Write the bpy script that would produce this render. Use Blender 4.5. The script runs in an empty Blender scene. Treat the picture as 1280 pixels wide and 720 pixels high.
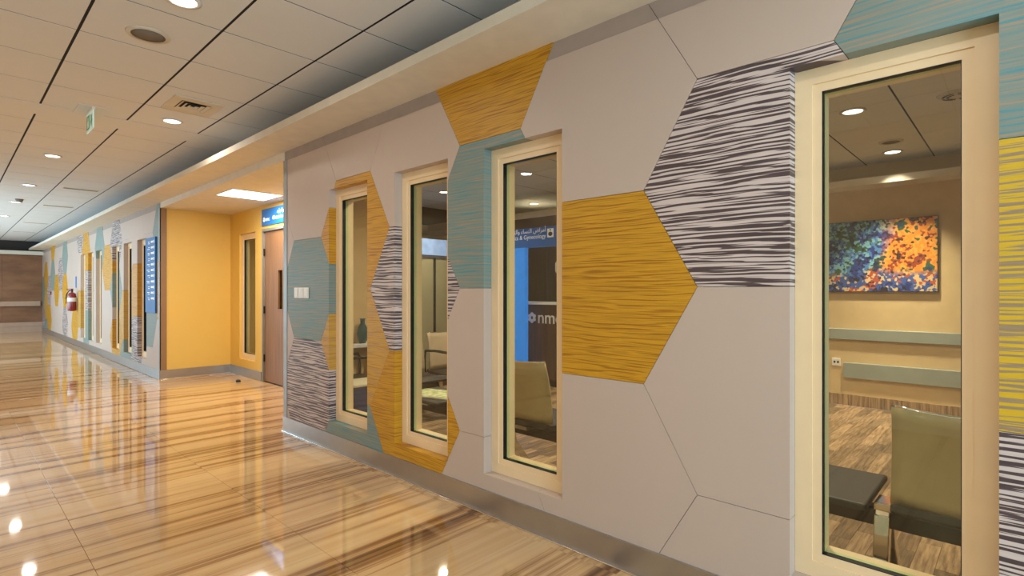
import bpy, bmesh, math, random
from mathutils import Vector, Matrix
random.seed(7)
S = bpy.context.scene
COL = S.collection
PI = math.pi

# ------------------------------------------------------------------ camera
TH, FPX, HY, HC = .812063, 673.34, 363.9, 1.26      # yaw from corridor axis, focal px, horizon row, eye height
cd = bpy.data.cameras.new('camera'); cam = bpy.data.objects.new('camera', cd); COL.objects.link(cam)
cam.location = (0, 0, HC); cam.rotation_euler = (PI/2, 0, -TH)
cd.sensor_width = 36; cd.lens = FPX/1280*36; cd.shift_y = (HY-360)/1280; cd.clip_start = .02
S.camera = cam

# ------------------------------------------------------------------ world, daylight, exposure
w = bpy.data.worlds.new('world'); S.world = w; w.use_nodes = True
w.node_tree.nodes['Background'].inputs[0].default_value = (.55, .72, 1, 1)
w.node_tree.nodes['Background'].inputs[1].default_value = .6
S.view_settings.view_transform = 'Standard'; S.view_settings.look = 'None'
S.view_settings.gamma = 1; S.view_settings.use_curve_mapping = False
S.view_settings.exposure = -.5

def area(name, loc, rot, sx, sy, power, color, parent=None, shape='RECTANGLE', spread=PI):
    l = bpy.data.lights.new(name, 'AREA'); l.shape = shape; l.size = sx; l.size_y = sy
    l.energy = power; l.color = color; l.spread = spread
    o = bpy.data.objects.new(name, l); COL.objects.link(o); o.location = loc; o.rotation_euler = rot
    if parent: o.parent = parent
    return o
DAY = (.52, .72, 1)
WARM = (1, .93, .84)
WARM_ROOM = (1, .88, .70)
P_DOWN, P_ROOM = 14, 30
# daylight outside the glazed left wall of the corridor and outside the glazed entrance behind the camera
area('daylight', (-1.95, 15.8, 1.35), (0, -PI/2, 0), 2.2, 9.0, 750, DAY)
area('daylight_entrance', (.3, -3.5, 1.3), (PI/2, 0, 0), 2.6, 2.2, 420, DAY)

# ------------------------------------------------------------------ materials
M = {}
def new_mat(name):
    m = bpy.data.materials.new(name); m.use_nodes = True
    M[name] = m
    return m, m.node_tree.nodes, m.node_tree.links, m.node_tree.nodes['Principled BSDF']
def srgb(r, g, b):
    f = lambda c: (c/255/12.92) if c/255 <= .04045 else ((c/255+.055)/1.055)**2.4
    return (f(r), f(g), f(b), 1)
def plain(name, col, rough=.5, metal=0, bump=0, bscale=200, emit=0, var=0.04, coat=0):
    m, n, l, p = new_mat(name)
    p.inputs['Roughness'].default_value = rough; p.inputs['Metallic'].default_value = metal
    if coat: p.inputs['Coat Weight'].default_value = coat; p.inputs['Coat Roughness'].default_value = .08
    tc = n.new('ShaderNodeTexCoord'); no = n.new('ShaderNodeTexNoise'); no.inputs['Scale'].default_value = 9
    l.new(tc.outputs['Object'], no.inputs['Vector'])
    rp = n.new('ShaderNodeValToRGB'); rp.color_ramp.elements[0].position = .3; rp.color_ramp.elements[1].position = .7
    rp.color_ramp.elements[0].color = tuple(c*(1-var) for c in col[:3])+(1,)
    rp.color_ramp.elements[1].color = tuple(min(1, c*(1+var)) for c in col[:3])+(1,)
    l.new(no.outputs['Fac'], rp.inputs[0]); l.new(rp.outputs[0], p.inputs['Base Color'])
    if bump:
        nb = n.new('ShaderNodeTexNoise'); nb.inputs['Scale'].default_value = bscale
        l.new(tc.outputs['Object'], nb.inputs['Vector'])
        b = n.new('ShaderNodeBump'); b.inputs['Strength'].default_value = bump; b.inputs['Distance'].default_value = .002
        l.new(nb.outputs['Fac'], b.inputs['Height']); l.new(b.outputs[0], p.inputs['Normal'])
    if emit:
        p.inputs['Emission Color'].default_value = col; p.inputs['Emission Strength'].default_value = emit
    return m
plain('white_panel', srgb(194, 174, 160), .42, bump=.05, var=.006)
plain('header_taupe', srgb(164, 148, 138), .55)  # strip above the white panels, a darker taupe than theirs
plain('joint', srgb(60, 52, 48), .8)
plain('cream_paint', srgb(226, 214, 190), .6)
plain('soffit_paint', srgb(224, 214, 196), .6)
plain('yellow_paint', srgb(230, 188, 92), .5, bump=.05, var=.01)
plain('room_paint', srgb(214, 186, 138), .6)
plain('frame_cream', srgb(238, 209, 167), .38, var=.02)
plain('gasket', srgb(14, 14, 14), .5)
plain('spacer', srgb(205, 205, 150), .4)
plain('ceiling_tile', srgb(224, 225, 225), .7, bump=.15, bscale=400, var=.008)
plain('ceiling_band', srgb(224, 225, 225), .7, var=.008)
plain('ceiling_back', srgb(26, 22, 20), .9)
plain('steel', srgb(176, 172, 168), .32, metal=.85, bump=.05)
plain('bright_steel', srgb(225, 222, 218), .14, metal=1)
plain('chrome', srgb(215, 212, 205), .12, metal=1)
plain('post_metal', srgb(160, 160, 155), .4, metal=.6)
plain('post_wood', srgb(150, 112, 74), .5)
plain('end_brown', srgb(150, 108, 74), .5)
plain('end_beige', srgb(184, 152, 128), .5)
plain('dark_wood', srgb(86, 58, 42), .35)
plain('counter_white', srgb(225, 225, 225), .3)
plain('teal_dark', srgb(25, 80, 90), .3)
plain('blue_box', srgb(20, 58, 110), .4)
plain('sign_blue', srgb(18, 105, 180), .4, emit=.0, var=.01)
plain('sign_lit', srgb(10, 90, 165), .25, emit=.25)
plain('blue_glow', srgb(30, 130, 235), .4, emit=.7, var=.15)
plain('print_white', srgb(240, 244, 248), .5, emit=.25, var=0)
plain('white_plastic', srgb(232, 228, 220), .35, var=.01)
plain('black_plastic', srgb(20, 19, 18), .4)
plain('black_pad', srgb(38, 34, 31), .55, bump=.2, bscale=300)
plain('taupe_shell', srgb(188, 170, 130), .28, var=.05, coat=.3)
plain('shell_pink', srgb(190, 168, 140), .4)
plain('rail_grey', srgb(150, 155, 145), .5)
plain('red_paint', srgb(128, 12, 22), .25, coat=.5)
plain('label_paper', srgb(225, 222, 225), .6)
plain('exit_green', srgb(20, 130, 85), .4, emit=.35)
plain('exit_clear', srgb(205, 232, 222), .15, emit=.4)
plain('speaker_grey', srgb(128, 120, 110), .8, bump=.6, bscale=700)
plain('vent_paint', srgb(214, 205, 186), .5)
plain('vent_dark', srgb(25, 22, 20), .9)
plain('lamp_lens', (1, .95, .86, 1), .5, emit=9, var=0)
plain('panel_lens', (1, .97, .9, 1), .5, emit=6, var=0)
plain('cream_lid', srgb(222, 214, 190), .5)
plain('screen_panel', srgb(168, 160, 126), .5)
plain('header_glow', srgb(150, 180, 235), .5, emit=.45, var=.2)

def glass_mat(name, tint):
    m, n, l, p = new_mat(name); n.remove(p)
    t = n.new('ShaderNodeBsdfTransparent'); t.inputs[0].default_value = tint
    g = n.new('ShaderNodeBsdfGlossy'); g.inputs['Roughness'].default_value = .01
    lw = n.new('ShaderNodeLayerWeight'); lw.inputs['Blend'].default_value = .5
    pw = n.new('ShaderNodeMath'); pw.operation = 'POWER'; pw.inputs[1].default_value = 5; l.new(lw.outputs['Facing'], pw.inputs[0])
    f = n.new('ShaderNodeMath'); f.operation = 'MULTIPLY_ADD'; f.inputs[1].default_value = .9; f.inputs[2].default_value = .05; l.new(pw.outputs[0], f.inputs[0])
    mx = n.new('ShaderNodeMixShader'); l.new(f.outputs[0], mx.inputs[0]); l.new(t.outputs[0], mx.inputs[1]); l.new(g.outputs[0], mx.inputs[2])
    l.new(mx.outputs[0], n['Material Output'].inputs[0])
glass_mat('glass', (.94, .96, .90, 1))
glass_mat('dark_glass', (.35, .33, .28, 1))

def stripes(name, cols, pos, pitch=.021, sz=0, seed=0.0, rough=.45):
    """horizontal hand-drawn strokes: noise stretched along the wall"""
    m, n, l, p = new_mat(name); p.inputs['Roughness'].default_value = rough
    tc = n.new('ShaderNodeTexCoord'); sep = n.new('ShaderNodeSeparateXYZ'); l.new(tc.outputs['Object'], sep.inputs[0])
    a = n.new('ShaderNodeMath'); a.operation = 'ADD'; l.new(sep.outputs[0], a.inputs[0]); l.new(sep.outputs[1], a.inputs[1])
    # strokes tilt a little this way and that
    wv = n.new('ShaderNodeTexNoise'); wv.inputs['Scale'].default_value = 2.2; wv.inputs['Detail'].default_value = 1
    l.new(tc.outputs['Object'], wv.inputs['Vector'])
    wz = n.new('ShaderNodeMath'); wz.operation = 'MULTIPLY_ADD'; wz.inputs[1].default_value = .022
    l.new(wv.outputs['Fac'], wz.inputs[0]); l.new(sep.outputs[2], wz.inputs[2])
    def nz(fy, fz, sd, detail):
        cb = n.new('ShaderNodeCombineXYZ'); cb.inputs[2].default_value = seed+sd
        my = n.new('ShaderNodeMath'); my.operation = 'MULTIPLY'; my.inputs[1].default_value = fy; l.new(a.outputs[0], my.inputs[0])
        mz = n.new('ShaderNodeMath'); mz.operation = 'MULTIPLY'; mz.inputs[1].default_value = fz; l.new(wz.outputs[0], mz.inputs[0])
        l.new(my.outputs[0], cb.inputs[0]); l.new(mz.outputs[0], cb.inputs[1])
        no = n.new('ShaderNodeTexNoise'); no.inputs['Scale'].default_value = 1; no.inputs['Detail'].default_value = detail
        no.inputs['Roughness'].default_value = .6
        l.new(cb.outputs[0], no.inputs['Vector']); return no
    def mul(s1, k, s2=None, add=0.0):
        q = n.new('ShaderNodeMath'); q.operation = 'MULTIPLY_ADD'; q.inputs[1].default_value = k; l.new(s1, q.inputs[0])
        if s2 is not None: l.new(s2, q.inputs[2])
        else: q.inputs[2].default_value = add
        return q.outputs[0]
    warp = nz(2.4, 30, 0, 1.0); brk = nz(3.0, 160, 4, 1.0)
    ph = mul(wz.outputs[0], 2*PI/pitch, mul(warp.outputs['Fac'], 14))
    sn = n.new('ShaderNodeMath'); sn.operation = 'SINE'; l.new(ph, sn.inputs[0])
    fac = mul(sn.outputs[0], .12, mul(brk.outputs['Fac'], .75, add=.125))
    rp = n.new('ShaderNodeValToRGB'); cr = rp.color_ramp
    while len(cr.elements) < len(cols): cr.elements.new(.5)
    for e, c, q in zip(cr.elements, cols, pos): e.position = q; e.color = c
    l.new(fac, rp.inputs[0]); l.new(rp.outputs[0], p.inputs['Base Color'])
stripes('yellow_strokes', [srgb(164, 108, 16), srgb(198, 144, 26), srgb(208, 152, 30), srgb(186, 134, 28)], [.36, .45, .56, .66], sz=150)
stripes('sparse_yellow_strokes', [srgb(150, 126, 96), srgb(158, 134, 100), srgb(206, 168, 40), srgb(214, 172, 30)], [.3, .46, .50, .7], sz=150, seed=3)
stripes('faded_yellow_strokes', [srgb(176, 128, 40), srgb(202, 156, 60), srgb(204, 156, 62), srgb(176, 140, 100)], [.36, .45, .55, .64], sz=150, seed=5)
stripes('teal_strokes', [srgb(70, 140, 152), srgb(122, 138, 130), srgb(130, 140, 130), srgb(160, 140, 116)], [.30, .42, .58, .70], sz=140, seed=8)
stripes('zebra_strokes', [srgb(74, 60, 62), srgb(84, 68, 70), srgb(204, 187, 180), srgb(208, 192, 186)], [.3, .485, .52, .7], sz=150, seed=11)

# polished striped marble (world position so that veins run on from tile to tile)
def marble():
    m, n, l, p = new_mat('marble')
    g = n.new('ShaderNodeNewGeometry'); sep = n.new('ShaderNodeSeparateXYZ'); l.new(g.outputs['Position'], sep.inputs[0])
    oi = n.new('ShaderNodeObjectInfo')
    off = n.new('ShaderNodeMath'); off.operation = 'MULTIPLY_ADD'; off.inputs[1].default_value = .05
    l.new(oi.outputs['Random'], off.inputs[0]); l.new(sep.outputs[1], off.inputs[2])
    def band(fy, fx, detail, rough):
        cb = n.new('ShaderNodeCombineXYZ')
        a = n.new('ShaderNodeMath'); a.operation = 'MULTIPLY'; a.inputs[1].default_value = fy; l.new(off.outputs[0], a.inputs[0])
        b = n.new('ShaderNodeMath'); b.operation = 'MULTIPLY'; b.inputs[1].default_value = fx; l.new(sep.outputs[0], b.inputs[0])
        l.new(a.outputs[0], cb.inputs[0]); l.new(b.outputs[0], cb.inputs[1])
        t = n.new('ShaderNodeTexNoise'); t.inputs['Scale'].default_value = 1; t.inputs['Detail'].default_value = detail; t.inputs['Roughness'].default_value = rough
        l.new(cb.outputs[0], t.inputs['Vector']); return t
    t1 = band(4.6, .09, 4, .66); t2 = band(34, .35, 3, .6)
    mx = n.new('ShaderNodeMath'); mx.operation = 'MULTIPLY_ADD'; mx.inputs[1].default_value = .30
    l.new(t2.outputs['Fac'], mx.inputs[0]); l.new(t1.outputs['Fac'], mx.inputs[2])
    rp = n.new('ShaderNodeValToRGB'); cr = rp.color_ramp
    cols = [srgb(100, 68, 44), srgb(152, 110, 72), srgb(204, 164, 116), srgb(214, 178, 132), srgb(186, 146, 102)]
    pos = [.47, .56, .63, .76, .86]
    while len(cr.elements) < 5: cr.elements.new(.5)
    for e, c, q in zip(cr.elements, cols, pos): e.position = q; e.color = c
    l.new(mx.outputs[0], rp.inputs[0]); l.new(rp.outputs[0], p.inputs['Base Color'])
    p.inputs['Roughness'].default_value = .045; p.inputs['IOR'].default_value = 1.75
marble()
plain('grout', srgb(120, 92, 64), .5)

def grain(name, c0, c1, sx, sy, sz, rough=.45, rnd=0.0, bump=0):
    m, n, l, p = new_mat(name); p.inputs['Roughness'].default_value = rough
    tc = n.new('ShaderNodeTexCoord'); mp = n.new('ShaderNodeMapping'); mp.inputs['Scale'].default_value = (sx, sy, sz)
    l.new(tc.outputs['Object'], mp.inputs['Vector'])
    oi = n.new('ShaderNodeObjectInfo'); cb = n.new('ShaderNodeCombineXYZ')
    mu = n.new('ShaderNodeMath'); mu.operation = 'MULTIPLY'; mu.inputs[1].default_value = 40*(rnd > 0); l.new(oi.outputs['Random'], mu.inputs[0])
    for i in range(3): l.new(mu.outputs[0], cb.inputs[i])
    l.new(cb.outputs[0], mp.inputs['Location'])
    no = n.new('ShaderNodeTexNoise'); no.inputs['Scale'].default_value = 1; no.inputs['Detail'].default_value = 4; no.inputs['Roughness'].default_value = .6
    l.new(mp.outputs[0], no.inputs['Vector'])
    rp = n.new('ShaderNodeValToRGB'); rp.color_ramp.elements[0].position = .32; rp.color_ramp.elements[1].position = .68
    rp.color_ramp.elements[0].color = c0; rp.color_ramp.elements[1].color = c1
    l.new(no.outputs['Fac'], rp.inputs[0])
    hv = n.new('ShaderNodeHueSaturation'); l.new(rp.outputs[0], hv.inputs['Color'])
    ma = n.new('ShaderNodeMath'); ma.operation = 'MULTIPLY_ADD'; ma.inputs[1].default_value = rnd; ma.inputs[2].default_value = 1-rnd/2
    ge = n.new('ShaderNodeNewGeometry'); ad = n.new('ShaderNodeMath'); ad.operation = 'ADD'; l.new(oi.outputs['Random'], ad.inputs[0]); l.new(ge.outputs['Random Per Island'], ad.inputs[1])
    fr = n.new('ShaderNodeMath'); fr.operation = 'FRACT'; l.new(ad.outputs[0], fr.inputs[0])
    l.new(fr.outputs[0], ma.inputs[0]); l.new(ma.outputs[0], hv.inputs['Value'])
    l.new(hv.outputs[0], p.inputs['Base Color'])
grain('plank', srgb(98, 74, 52), srgb(176, 146, 110), 5, 60, 3, .4, rnd=.85)
grain('door_wood', srgb(112, 76, 46), srgb(156, 112, 72), 60, 60, 1.2, .4)
grain('end_wood', srgb(120, 80, 52), srgb(148, 104, 70), 1.5, 2, 5, .5)
grain('desk_wood', srgb(58, 38, 28), srgb(96, 64, 46), 30, 30, 2, .35)

def painting_mat():
    m, n, l, p = new_mat('paint_strokes'); p.inputs['Roughness'].default_value = .4
    tc = n.new('ShaderNodeTexCoord'); sep = n.new('ShaderNodeSeparateXYZ'); l.new(tc.outputs['Object'], sep.inputs[0])
    vo = n.new('ShaderNodeTexVoronoi'); vo.inputs['Scale'].default_value = 48; l.new(tc.outputs['Object'], vo.inputs['Vector'])
    n1 = n.new('ShaderNodeTexNoise'); n1.inputs['Scale'].default_value = 6.5; n1.inputs['Detail'].default_value = 5; n1.inputs['Roughness'].default_value = .75; l.new(vo.outputs['Position'], n1.inputs['Vector'])
    def ramp(cols, pos):
        r = n.new('ShaderNodeValToRGB'); r.color_ramp.interpolation = 'CONSTANT'
        while len(r.color_ramp.elements) < len(cols): r.color_ramp.elements.new(.5)
        for e, c, q in zip(r.color_ramp.elements, cols, pos): e.position = q; e.color = c
        l.new(n1.outputs['Fac'], r.inputs[0]); return r
    cool = ramp([srgb(30, 32, 70), srgb(40, 62, 140), srgb(80, 130, 190), srgb(130, 185, 200), srgb(52, 90, 60), srgb(34, 40, 60)], [0, .42, .47, .51, .55, .60])
    hot = ramp([srgb(60, 40, 30), srgb(150, 60, 40), srgb(226, 140, 40), srgb(236, 160, 60), srgb(60, 90, 60), srgb(40, 60, 110)], [0, .40, .445, .495, .55, .60])
    low = ramp([srgb(40, 30, 40), srgb(36, 50, 120), srgb(60, 90, 160), srgb(220, 190, 140), srgb(190, 80, 40), srgb(50, 50, 80)], [0, .41, .46, .52, .56, .61])
    n2 = n.new('ShaderNodeTexNoise'); n2.inputs['Scale'].default_value = 3; l.new(vo.outputs['Position'], n2.inputs['Vector'])
    def mask(sock, mul, add, nw):
        a = n.new('ShaderNodeMath'); a.operation = 'MULTIPLY_ADD'; a.inputs[1].default_value = mul; a.inputs[2].default_value = add; l.new(sock, a.inputs[0])
        b = n.new('ShaderNodeMath'); b.operation = 'MULTIPLY_ADD'; b.inputs[1].default_value = nw; b.use_clamp = True; l.new(n2.outputs['Fac'], b.inputs[0]); l.new(a.outputs[0], b.inputs[2]); return b
    mh = mask(sep.outputs[1], -9, -2.0, 4.0); ml = mask(sep.outputs[2], -16, -3.8, 3.0)
    m1 = n.new('ShaderNodeMixRGB'); l.new(mh.outputs[0], m1.inputs[0]); l.new(cool.outputs[0], m1.inputs[1]); l.new(hot.outputs[0], m1.inputs[2])
    m2 = n.new('ShaderNodeMixRGB'); l.new(ml.outputs[0], m2.inputs[0]); l.new(m1.outputs[0], m2.inputs[1]); l.new(low.outputs[0], m2.inputs[2])
    l.new(m2.outputs[0], p.inputs['Base Color'])
painting_mat()

# ------------------------------------------------------------------ mesh helpers
class MB:
    def __init__(s): s.v = []; s.f = []
    def add(s, vs, fs):
        b = len(s.v); s.v += [tuple(v) for v in vs]; s.f += [tuple(i+b for i in f) for f in fs]; return s
    def box(s, x0, x1, y0, y1, z0, z1):
        return s.add([(x0,y0,z0),(x1,y0,z0),(x1,y1,z0),(x0,y1,z0),(x0,y0,z1),(x1,y0,z1),(x1,y1,z1),(x0,y1,z1)],
                     [(0,3,2,1),(4,5,6,7),(0,1,5,4),(1,2,6,5),(2,3,7,6),(3,0,4,7)])
    def prism_x(s, poly, x0, x1):                       # poly in (y, z)
        n = len(poly)
        return s.add([(x0, y, z) for y, z in poly]+[(x1, y, z) for y, z in poly],
                     [tuple(range(n))[::-1], tuple(range(n, 2*n))]+[(i, (i+1) % n, n+(i+1) % n, n+i) for i in range(n)])
    def prism_y(s, poly, y0, y1):                       # poly in (x, z)
        n = len(poly)
        return s.add([(x, y0, z) for x, z in poly]+[(x, y1, z) for x, z in poly],
                     [tuple(range(n)), tuple(range(n, 2*n))[::-1]]+[(i, n+i, n+(i+1) % n, (i+1) % n) for i in range(n)])
    def rings(s, rings, cap=True):
        n = len(rings[0]); b = []
        for r in rings: b += r
        fs = []
        for k in range(len(rings)-1):
            for i in range(n): fs.append((k*n+i, k*n+(i+1) % n, (k+1)*n+(i+1) % n, (k+1)*n+i))
        if cap: fs.append(tuple(range(n))[::-1]); fs.append(tuple((len(rings)-1)*n+i for i in range(n)))
        return s.add(b, fs)
    def lathe(s, c, prof, n=24, cap=True):               # prof: (radius, z)
        return s.rings([[(c[0]+r*math.cos(2*PI*i/n), c[1]+r*math.sin(2*PI*i/n), c[2]+z) for i in range(n)] for r, z in prof], cap)
    def tube(s, pts, r, n=8):
        pts = [Vector(p) for p in pts]; rs = []
        for i, p in enumerate(pts):
            d = (pts[min(i+1, len(pts)-1)]-pts[max(i-1, 0)]).normalized()
            u = d.cross(Vector((0, 0, 1)));
            if u.length < .05: u = d.cross(Vector((1, 0, 0)))
            u.normalize(); v = d.cross(u)
            rs.append([tuple(p+u*r*math.cos(2*PI*k/n)+v*r*math.sin(2*PI*k/n)) for k in range(n)])
        return s.rings(rs)
    def mesh(s, name, mat):
        me = bpy.data.meshes.new(name); me.from_pydata(s.v, [], s.f); me.update()
        bm = bmesh.new(); bm.from_mesh(me); bmesh.ops.recalc_face_normals(bm, faces=bm.faces); bm.to_mesh(me); bm.free()
        if mat: me.materials.append(M[mat])
        return me
    def build(s, name, mat, parent=None, bevel=0, smooth=False):
        me = s.mesh(name, mat)
        if bevel:
            bm = bmesh.new(); bm.from_mesh(me)
            bmesh.ops.bevel(bm, geom=[e for e in bm.edges if len(e.link_faces) == 2 and e.calc_face_angle() > .5], offset=bevel, segments=2, profile=.5, affect='EDGES')
            bm.to_mesh(me); bm.free()
        if smooth: me.polygons.foreach_set('use_smooth', [len(p.vertices) == 4 for p in me.polygons])
        o = bpy.data.objects.new(name, me); COL.objects.link(o)
        if parent: o.parent = parent
        return o
def empty(name, loc=(0, 0, 0), rz=0):
    o = bpy.data.objects.new(name, None); COL.objects.link(o); o.location = loc; o.rotation_euler = (0, 0, rz); o.empty_display_size = .1
    return o
def tag(o, label, cat, group=None):
    o['label'] = label; o['category'] = cat
    if group: o['group'] = group
    return o
def struct(o, label=None):
    o['kind'] = 'structure'
    if label: o['label'] = label
    return o
def inst(mesh, name, loc, parent, scale=None, rz=0):
    o = bpy.data.objects.new(name, mesh); COL.objects.link(o); o.location = loc; o.parent = parent
    if scale: o.scale = scale
    if rz: o.rotation_euler = (0, 0, rz)
    return o
def copy_tree(o, parent=None):
    c = o.copy(); COL.objects.link(c)
    if parent: c.parent = parent
    for ch in o.children: copy_tree(ch, c)
    return c
def text(name, body, mat, size, loc, rot, parent=None, depth=.001, align='LEFT', xs=1.0):
    cu = bpy.data.curves.new(name, 'FONT'); cu.body = body; cu.size = size; cu.extrude = depth; cu.align_x = align; cu.space_character = xs
    cu.resolution_u = 3
    t = bpy.data.objects.new(name+'_curve', cu); COL.objects.link(t)
    dg = bpy.context.evaluated_depsgraph_get(); me = bpy.data.meshes.new_from_object(t.evaluated_get(dg))
    bpy.data.objects.remove(t); bpy.data.curves.remove(cu)
    me.materials.clear(); me.materials.append(M[mat]); me.name = name
    o = bpy.data.objects.new(name, me); COL.objects.link(o); o.location = loc; o.rotation_euler = rot
    if parent: o.parent = parent
    o['kind'] = 'stuff'
    return o
# rotation of lettering that stands on a wall facing -x (read from the corridor): text +x -> world -y, text +y -> up
WALLTXT = (PI/2, 0, -PI/2)

# ------------------------------------------------------------------ dimensions
D = 2.121                       # mural wall plane
REV = .061                      # reveal depth
YA, YB = -2.9, 22.3             # corridor ends
YW1 = 4.85                      # near mural wall ends, alcove begins
YW2 = 8.92                      # far mural wall begins
XA = 3.06                       # alcove door wall
XR = 6.87                       # waiting-room back wall
ZS = 2.52                       # soffit underside
ZC = 2.80                       # corridor ceiling
ZR = 2.62                       # waiting-room ceiling
R = .4916; Y0 = -.017; HH = R*math.sqrt(3)/2
WZ0, WZ1, WW = .218, 2.072, .566
NEARW = [3.464, 2.552, 1.667, .05]
FARW = [9.677, 10.616, 11.524, 13.059, 13.919, 14.834]
XL = -1.55                      # left wall

# ------------------------------------------------------------------ floor
fl = struct(MB().box(XL, XA+.06, YA, YB, -.05, -.006).build('floor', 'grout'), 'polished striped beige marble tile floor')
def chamfer_box(sx, sy, h, c=.002):
    m = MB(); a, b = sx/2, sy/2
    m.rings([[(-a,-b,-h),(a,-b,-h),(a,b,-h),(-a,b,-h)], [(-a,-b,-c),(a,-b,-c),(a,b,-c),(-a,b,-c)], [(-a+c,-b+c,0),(a-c,-b+c,0),(a-c,b-c,0),(-a+c,b-c,0)]])
    return m
TX = [-1.55, -1.12, -.325, .47, 1.265, 2.06, 2.86, 3.06]
TS = .795
meshes = {}
for i in range(len(TX)-1):
    x0, x1 = TX[i], TX[i+1]
    y = -2.9+.24
    ys = [YA]
    while y < YB-.1: ys.append(y); y += TS
    ys.append(YB)
    for a, b in zip(ys[:-1], ys[1:]):
        X1 = x1
        if x0 >= 2.05:                                  # only the alcove has floor beyond the mural wall
            a2, b2 = max(a, YW1-.0), min(b, YW2+.0)
            if x0 < 2.1:                                # narrow slips along the wall outside the alcove
                if b2-a2 < .05:
                    a2, b2, X1 = a, b, D
                elif b2-a2 < b-a-.01:
                    o2 = (a, a2) if a2 > a else (b2, b)
                    k = (round(D-x0, 3), round(o2[1]-o2[0], 3))
                    if k not in meshes: meshes[k] = chamfer_box(k[0]-.0015, k[1]-.0015, .006, .0006).mesh('floor_tile', 'marble')
                    inst(meshes[k], 'floor_tile', ((x0+D)/2, sum(o2)/2, 0), fl)
            if b2-a2 < .05: continue
            a, b = a2, b2
        k = (round(X1-x0, 3), round(b-a, 3))
        if k not in meshes: meshes[k] = chamfer_box(k[0]-.0015, k[1]-.0015, .006, .0006).mesh('floor_tile', 'marble')
        inst(meshes[k], 'floor_tile', ((x0+X1)/2, (a+b)/2, 0), fl)

# ------------------------------------------------------------------ corridor ceiling
ce = struct(MB().box(XL, D+.2, YA, YB, ZC+.0015, ZC+.08).build('ceiling', 'ceiling_back'), 'suspended ceiling of square beige tiles with dark joints')
CXL = [XL, -1.2, -.62, -.04, .545, 1.135, 1.71, D+.012]
cy = []
y = 5.86
while y > YA+.1: cy.append((y-.605, y)); y -= .605
y = 6.22; first = 6.47; cy.append((6.22, 6.47)); y = 6.47
while y < YB-.1: cy.append((y, min(y+.6, YB))); y += .6
meshes = {}
for i in range(len(CXL)-1):
    for a, b in cy:
        a = max(a, YA)
        k = (round(CXL[i+1]-CXL[i]-.015, 3), round(b-a-.009, 3))
        if k[1] < .05: continue
        if k not in meshes:
            me = chamfer_box(k[0], k[1], .0022, .0005); me.v = [(x, yy, -z) for x, yy, z in me.v]
            meshes[k] = me.mesh('ceiling_tile', 'ceiling_tile')
        inst(meshes[k], 'ceiling_tile', ((CXL[i]+CXL[i+1])/2, (a+b)/2, ZC), ce)
MB().box(XL, D, 5.863, 6.217, ZC-.002, ZC+.03).build('ceiling_band', 'ceiling_band', ce)

# dropped soffit with an upstand lip in front of an unlit cove
so = MB().box(1.80, D+.02, YA, YB, ZS, ZS+.02)
so.box(1.80, 1.815, YA, YB, ZS+.02, 2.578)
struct(so.build('ceiling_soffit', 'soffit_paint'), 'cream dropped soffit with an upstand lip along the mural wall')

# ------------------------------------------------------------------ mural walls
def clip(poly, ax, val, keep_less):
    out = []; n = len(poly)
    for i in range(n):
        p, q = poly[i], poly[(i+1) % n]
        fp, fq = (val-p[ax])*(1 if keep_less else -1), (val-q[ax])*(1 if keep_less else -1)
        if fp >= 0: out.append(p)
        if (fp > 0 > fq) or (fp < 0 < fq):
            t = fp/(fp-fq); out.append((p[0]+(q[0]-p[0])*t, p[1]+(q[1]-p[1])*t))
    r = []
    for p in out:
        if not r or (abs(p[0]-r[-1][0])+abs(p[1]-r[-1][1])) > 1e-5: r.append(p)
    if len(r) > 1 and abs(r[0][0]-r[-1][0])+abs(r[0][1]-r[-1][1]) < 1e-5: r.pop()
    if len(r) < 3: return []
    ar = sum(r[i][0]*r[(i+1) % len(r)][1]-r[(i+1) % len(r)][0]*r[i][1] for i in range(len(r)))/2
    return r if abs(ar) > 2e-5 else []
def cut(poly, rects):
    ps = [poly]
    for (a, b, c, d) in rects:
        nw = []
        for p in ps:
            L = clip(p, 0, a, True); G = clip(p, 0, b, False); m = clip(p, 0, a, False) if p else []
            m = clip(m, 0, b, True) if m else []
            lo = clip(m, 1, c, True) if m else []; hi = clip(m, 1, d, False) if m else []
            nw += [q for q in (L, G, lo, hi) if q]
        ps = nw
    return ps
CODE = {'W': 'white_panel', 'Y': 'yellow_strokes', 'y': 'sparse_yellow_strokes', 'f': 'faded_yellow_strokes', 'T': 'teal_strokes', 'Z': 'zebra_strokes'}
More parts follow.
